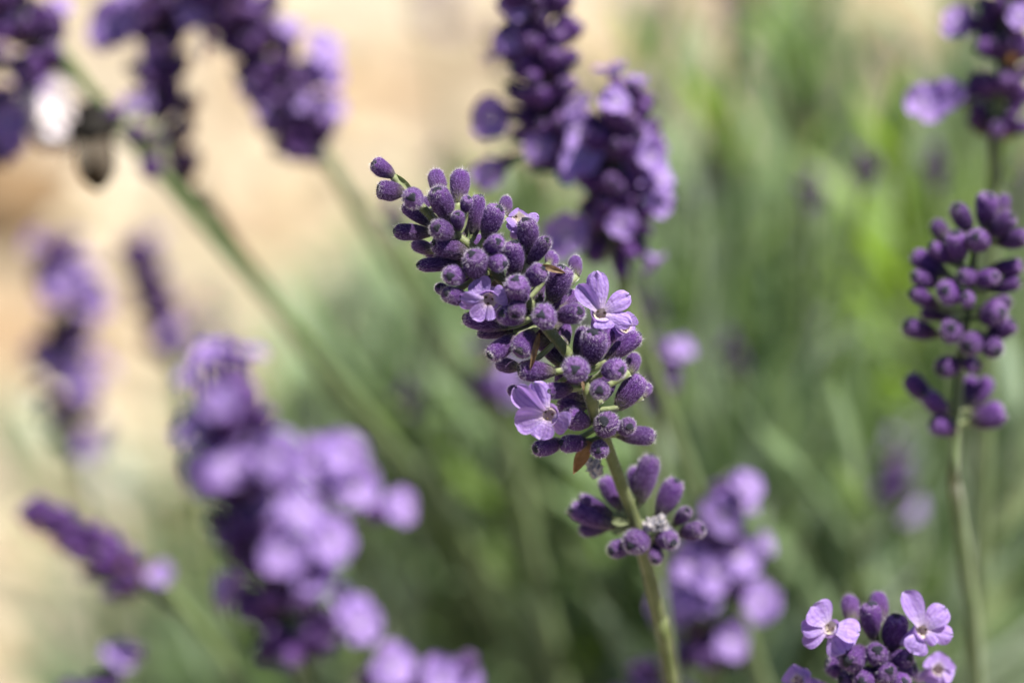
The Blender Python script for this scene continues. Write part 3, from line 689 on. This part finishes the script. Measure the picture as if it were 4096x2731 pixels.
# ------------------------------------------------------------------ leafy shoots of the bush
def bound(y):
    T = ((0, 1400), (300, 1330), (500, 960), (700, 640), (1000, 600), (1250, 500), (1568, 400))
    for (y0, x0), (y1, x1) in zip(T, T[1:]):
        if y <= y1: return x0 + (x1 - x0) * (y - y0) / (y1 - y0)
    return T[-1][1]
def shoot(tip, foot, label, kinds, n_pairs=9, leaf_len=.040, leaf_w=.0040, seed=0, group='leafy shoots of the lavender bush'):
    r = random.Random(seed)
    e = empty('lavender_shoot', foot); tag(e, label, 'shoot', group)
    mid = foot.lerp(tip, .55) + Vector((r.uniform(-.012, .012), r.uniform(-.012, .012), .03 * (tip.z)))
    pts = spline([tip, tip.lerp(mid, .5) + Vector((r.uniform(-.004, .004), 0, .004)), mid, foot + Vector((0, 0, -.004))], 6)
    V, F, T = tube(pts, [.0007 + .0011 * i / (len(pts) - 1) for i in range(len(pts))], 6, 0, foot)
    obj('stem', mesh('shoot_stem', V, F, [M['stem']]), e)
    cum = [0]
    for i in range(1, len(pts)): cum.append(cum[-1] + (pts[i] - pts[i - 1]).length)
    s = .001; a0 = r.uniform(0, 3.14)
    for k in range(n_pairs):
        i = next((j for j, c in enumerate(cum) if c >= s), len(pts) - 1); i = max(1, i)
        p = pts[i - 1].lerp(pts[i], (s - cum[i - 1]) / max(1e-9, cum[i] - cum[i - 1])); up = (pts[i - 1] - pts[i]).normalized()
        x, y, z = frame(up)
        for sg in (0, math.pi):
            a = a0 + sg + r.uniform(-.2, .2); el = R(min(58, 10 + k * 5) + r.uniform(-9, 9))
            rad = x * math.cos(a) + y * math.sin(a); d = up * math.cos(el) + rad * math.sin(el)
            nz = (up * math.sin(el) - rad * math.cos(el)).normalized(); ny = nz.cross(d)
            L = leaf_len * min(1, .5 + k * .14) * r.uniform(.8, 1.1)
            wv = leaf_w * r.uniform(.8, 1.15)
            obj('leaf', r.choice(LEAF[r.choice(kinds)]), e, basis(d * L, ny * wv, nz * wv, p - foot + rad * .0005))
        a0 += math.pi / 2 + r.uniform(-.2, .2); s += r.uniform(.010, .017) * (.5 + .5 * min(1, k / 3))
    return e
kinds_mix = ('leaf', 'leaf', 'leaf', 'leaf_pale', 'leaf_pale', 'leaf_pale', 'leaf_lime')
n_sh = 0
for i in range(400):
    if n_sh >= 120: break
    X, Y = rnd.uniform(500, 2450), rnd.uniform(-80, 1750)
    b_ = bound(min(1568, max(0, Y)))
    if X < b_ + rnd.uniform(0, 260): continue
    if Y < 700 and rnd.random() < (.72 if Y < 450 else .5): continue
    h = rnd.uniform(.15, .39) if Y > 500 else rnd.uniform(.10, .33)
    px, py = X * 4096 / 2352, Y * 4096 / 2352
    ray = P3(px, py, 1) - CAM
    dist = (CAM.z - h) / -ray.z
    if dist < .50: continue
    tip = P3(px, py, dist); foot = base_on_ground(tip, rnd.uniform(.2, .5)); foot += Vector((rnd.uniform(-.03, .03), rnd.uniform(-.03, .03), 0))
    zone = ('at the sparse rear edge over bare soil' if Y < 420 and X < 1750 else 'at the back behind the bright white-violet flower' if Y < 420 else
            'behind the big blooming spike' if X < 1000 else 'around the closed plum spike' if X > 1950 and Y < 1150 else
            'low around the short two-flowered spike' if X > 1700 and Y > 1000 else 'close behind the sharp spike' if Y < 1000 else 'low behind the sharp stem')
    tone, kinds = rnd.choice((('grey-green', ('leaf', 'leaf', 'leaf_pale')), ('grey-green', ('leaf',)), ('silvery pale', ('leaf_pale',)), ('silvery pale', ('leaf_pale', 'leaf_pale', 'leaf')), ('grey-green', ('leaf', 'leaf_pale')), ('silvery pale', ('leaf_pale', 'leaf')), ('yellow-green', ('leaf_lime', 'leaf_lime', 'leaf'))))
    shoot(tip, foot, 'blurred %s leafy lavender shoot %s' % (tone, zone), kinds, rnd.randint(6, 9), rnd.uniform(.04, .058), rnd.uniform(.0036, .0052), 100 + i)
    n_sh += 1
for k in range(16):
    X, Y = rnd.uniform(60, 560), rnd.uniform(900, 1650); h = rnd.uniform(.03, .16)
    px, py = X * 4096 / 2352, Y * 4096 / 2352; ray = P3(px, py, 1) - CAM; tip = P3(px, py, (CAM.z - h) / -ray.z)
    foot = base_on_ground(tip, rnd.uniform(.15, .35))
    shoot(tip, foot, 'low straggling leafy shoot spread over the pale soil at the bush edge', ('leaf', 'leaf_pale'), rnd.randint(4, 6), rnd.uniform(.03, .045), .0038, 700 + k)
# single shoots that stand out
for k, (tx, ty, d, bx_, by_, kinds, label, lw) in enumerate((
    (2040, 330, .54, 2045, 620, ('leaf_lime',), 'tall young shoot with vivid lime leaves catching the sun', .0042),
    (1835, 130, .58, 1830, 300, ('leaf_lime', 'leaf'), 'young shoot with yellow-lime leaf tip, further back than the vivid lime one', .005),
    (1640, 240, .57, 1580, 420, ('leaf_lime', 'leaf'), 'slender fresh green shoot at the sparse rear edge of the bush', .004),
    (2340, 1020, .50, 2130, 1170, ('leaf_pale',), 'pale silvery shoot slanting past the upright stem of the closed spike', .005),
    (1340, 1410, .57, 1560, 1420, ('leaf_pale',), 'pale silvery shoot lying level behind the sharp stem', .005),
    (1960, 1240, .53, 1950, 1400, ('leaf_pale', 'leaf'), 'soft pale green shoot low in the bush above the short spike', .006),
    (1250, 1440, .59, 1310, 1568, ('leaf_pale',), 'whitish green shoot rising low in front of the bush', .006),
    (2200, 60, .62, 2230, 300, ('leaf_pale', 'leaf'), 'grey-green shoot near the back beside the blurred spike', .005),
    (1500, 120, .64, 1480, 400, ('leaf', 'leaf_lime'), 'loose green shoot at the back over the bare soil', .004))):
    tip = P3(tx * 4096 / 2352, ty * 4096 / 2352, d); q = P3(bx_ * 4096 / 2352, by_ * 4096 / 2352, d + .03)
    foot = Vector((q.x * .6 + BUSH.x * .4, q.y, 0))
    shoot(tip, foot, label, kinds, 8, .036, lw, 900 + k, 'standout shoots of the lavender bush')
# bare green flower stems rising through the bush
for k in range(46):
    X, Y = rnd.uniform(420, 2350), rnd.uniform(-150, 900)
    d = rnd.uniform(.50, .74)
    if X < bound(min(1568, max(0, Y))) - 260: continue
    tip = P3(X * 4096 / 2352, Y * 4096 / 2352, d)
    if tip.z > .44 or tip.z < .12: continue
    foot = base_on_ground(tip, rnd.uniform(.25, .6)); mid = tip.lerp(foot, .5) + Vector((rnd.uniform(-.02, .02), rnd.uniform(-.02, .02), .02))
    e = empty('flower_stem', foot); tag(e, 'thin bare green flower stem slanting up through the bush', 'stem', 'bare flower stems in the bush')
    pts = spline([tip, mid, foot + Vector((0, 0, -.004))], 8)
    V, F, T = tube(pts, [.0008 + .0006 * i / (len(pts) - 1) for i in range(len(pts))], 6, 0, foot); obj('stalk', mesh('flower_stem', V, F, [M['stem_green']]), e)
    up = (tip - mid).normalized(); x, y, z = frame(up)
    for j in range(7):
        a = j * 2.4; b = tip - up * (j * .0012); dd = (up * .8 + (x * math.cos(a) + y * math.sin(a)) * .6).normalized()
        xx, yy, zz = frame(dd); obj('bud', rnd.choice(BUD_LO), e, Matrix.Translation(-foot) @ basis(xx * .0009, yy * .0009, zz * .004, b))
# dense inner foliage of the bush, beyond counting
def undergrowth():
    r = random.Random(5); V, F, fm = [], [], []
    for _ in range(8000):
        X, Y = r.uniform(350, 2600), r.uniform(100, 2000)
        if X < bound(min(1568, Y)) + r.uniform(-60, 420) or (Y < 650 and r.random() < (.85 if Y < 450 else .6)): continue
        h = r.uniform(.005, .13) if Y > 450 else r.uniform(.003, .05)
        ray = P3(X * 4096 / 2352, Y * 4096 / 2352, 1) - CAM; p = CAM + ray * ((CAM.z - h) / -ray.z)
        d = Vector((r.gauss(0, .7), r.gauss(0, .7), r.uniform(.1, 1.2))).normalized(); x, y, z = frame(d)
        L = r.uniform(.03, .055); wd = r.uniform(.0022, .0034); b = len(V); sag = -z * 0
        for u, q in ((0, .5), (.35, 1), (.7, .9), (1, .08)):
            c = p + d * (u * L) - Vector((0, 0, 1)) * (.25 * L * u * u); V += [c - x * wd * q, c + x * wd * q + y * wd * .3]
        mt = r.choice((0, 0, 0, 1, 2))
        for j in range(3): F.append((b + 2 * j, b + 2 * j + 1, b + 2 * j + 3, b + 2 * j + 2)); fm.append(mt)
    o = obj('undergrowth', mesh('undergrowth', V, F, [M['leaf'], M['leaf_pale'], M['leaf_lime']], fm)); o['kind'] = 'stuff'
    o['label'] = 'dense tangled inner foliage of the lavender bush'; o['category'] = 'foliage'
undergrowth()

# ------------------------------------------------------------------ stones and a clod on the soil
def stone(px, py, size, colr, label, name='pebble', cat='pebble'):
    ray = P3(px * 4096 / 2352, py * 4096 / 2352, 1) - CAM; p = CAM + ray * (CAM.z / -ray.z)
    bm = bmesh.new(); bmesh.ops.create_icosphere(bm, subdivisions=3, radius=1); o_ = rnd.uniform(0, 50)
    for v in bm.verts:
        v.co *= 1 + .45 * noise.noise(v.co * 1.6 + Vector((o_, 0, 0))); v.co = Vector((v.co.x * size, v.co.y * size * .85, v.co.z * size * (.35 if name == 'earth_clod' else .6)))
    me = bpy.data.meshes.new(name); bm.to_mesh(me); bm.free()
    me.materials.append(m_plain(name + '_rock', tuple(c * .85 for c in colr), colr, 60, .8))
    me.polygons.foreach_set('use_smooth', [True] * len(me.polygons))
    o = obj(name, me); o.location = p + Vector((0, 0, size * .3)); tag(o, label, cat); return o
stone(280, 1120, .013, (.80, .78, .70), 'round whitish pebble on the soil behind the big blooming spike')
stone(90, 1010, .016, (.78, .72, .58), 'broad cream pebble on the soil near the faded mauve spike')
stone(8, 470, .03, (.20, .125, .06), 'dark brown lump of earth below the whitish petals', 'earth_clod', 'clod')
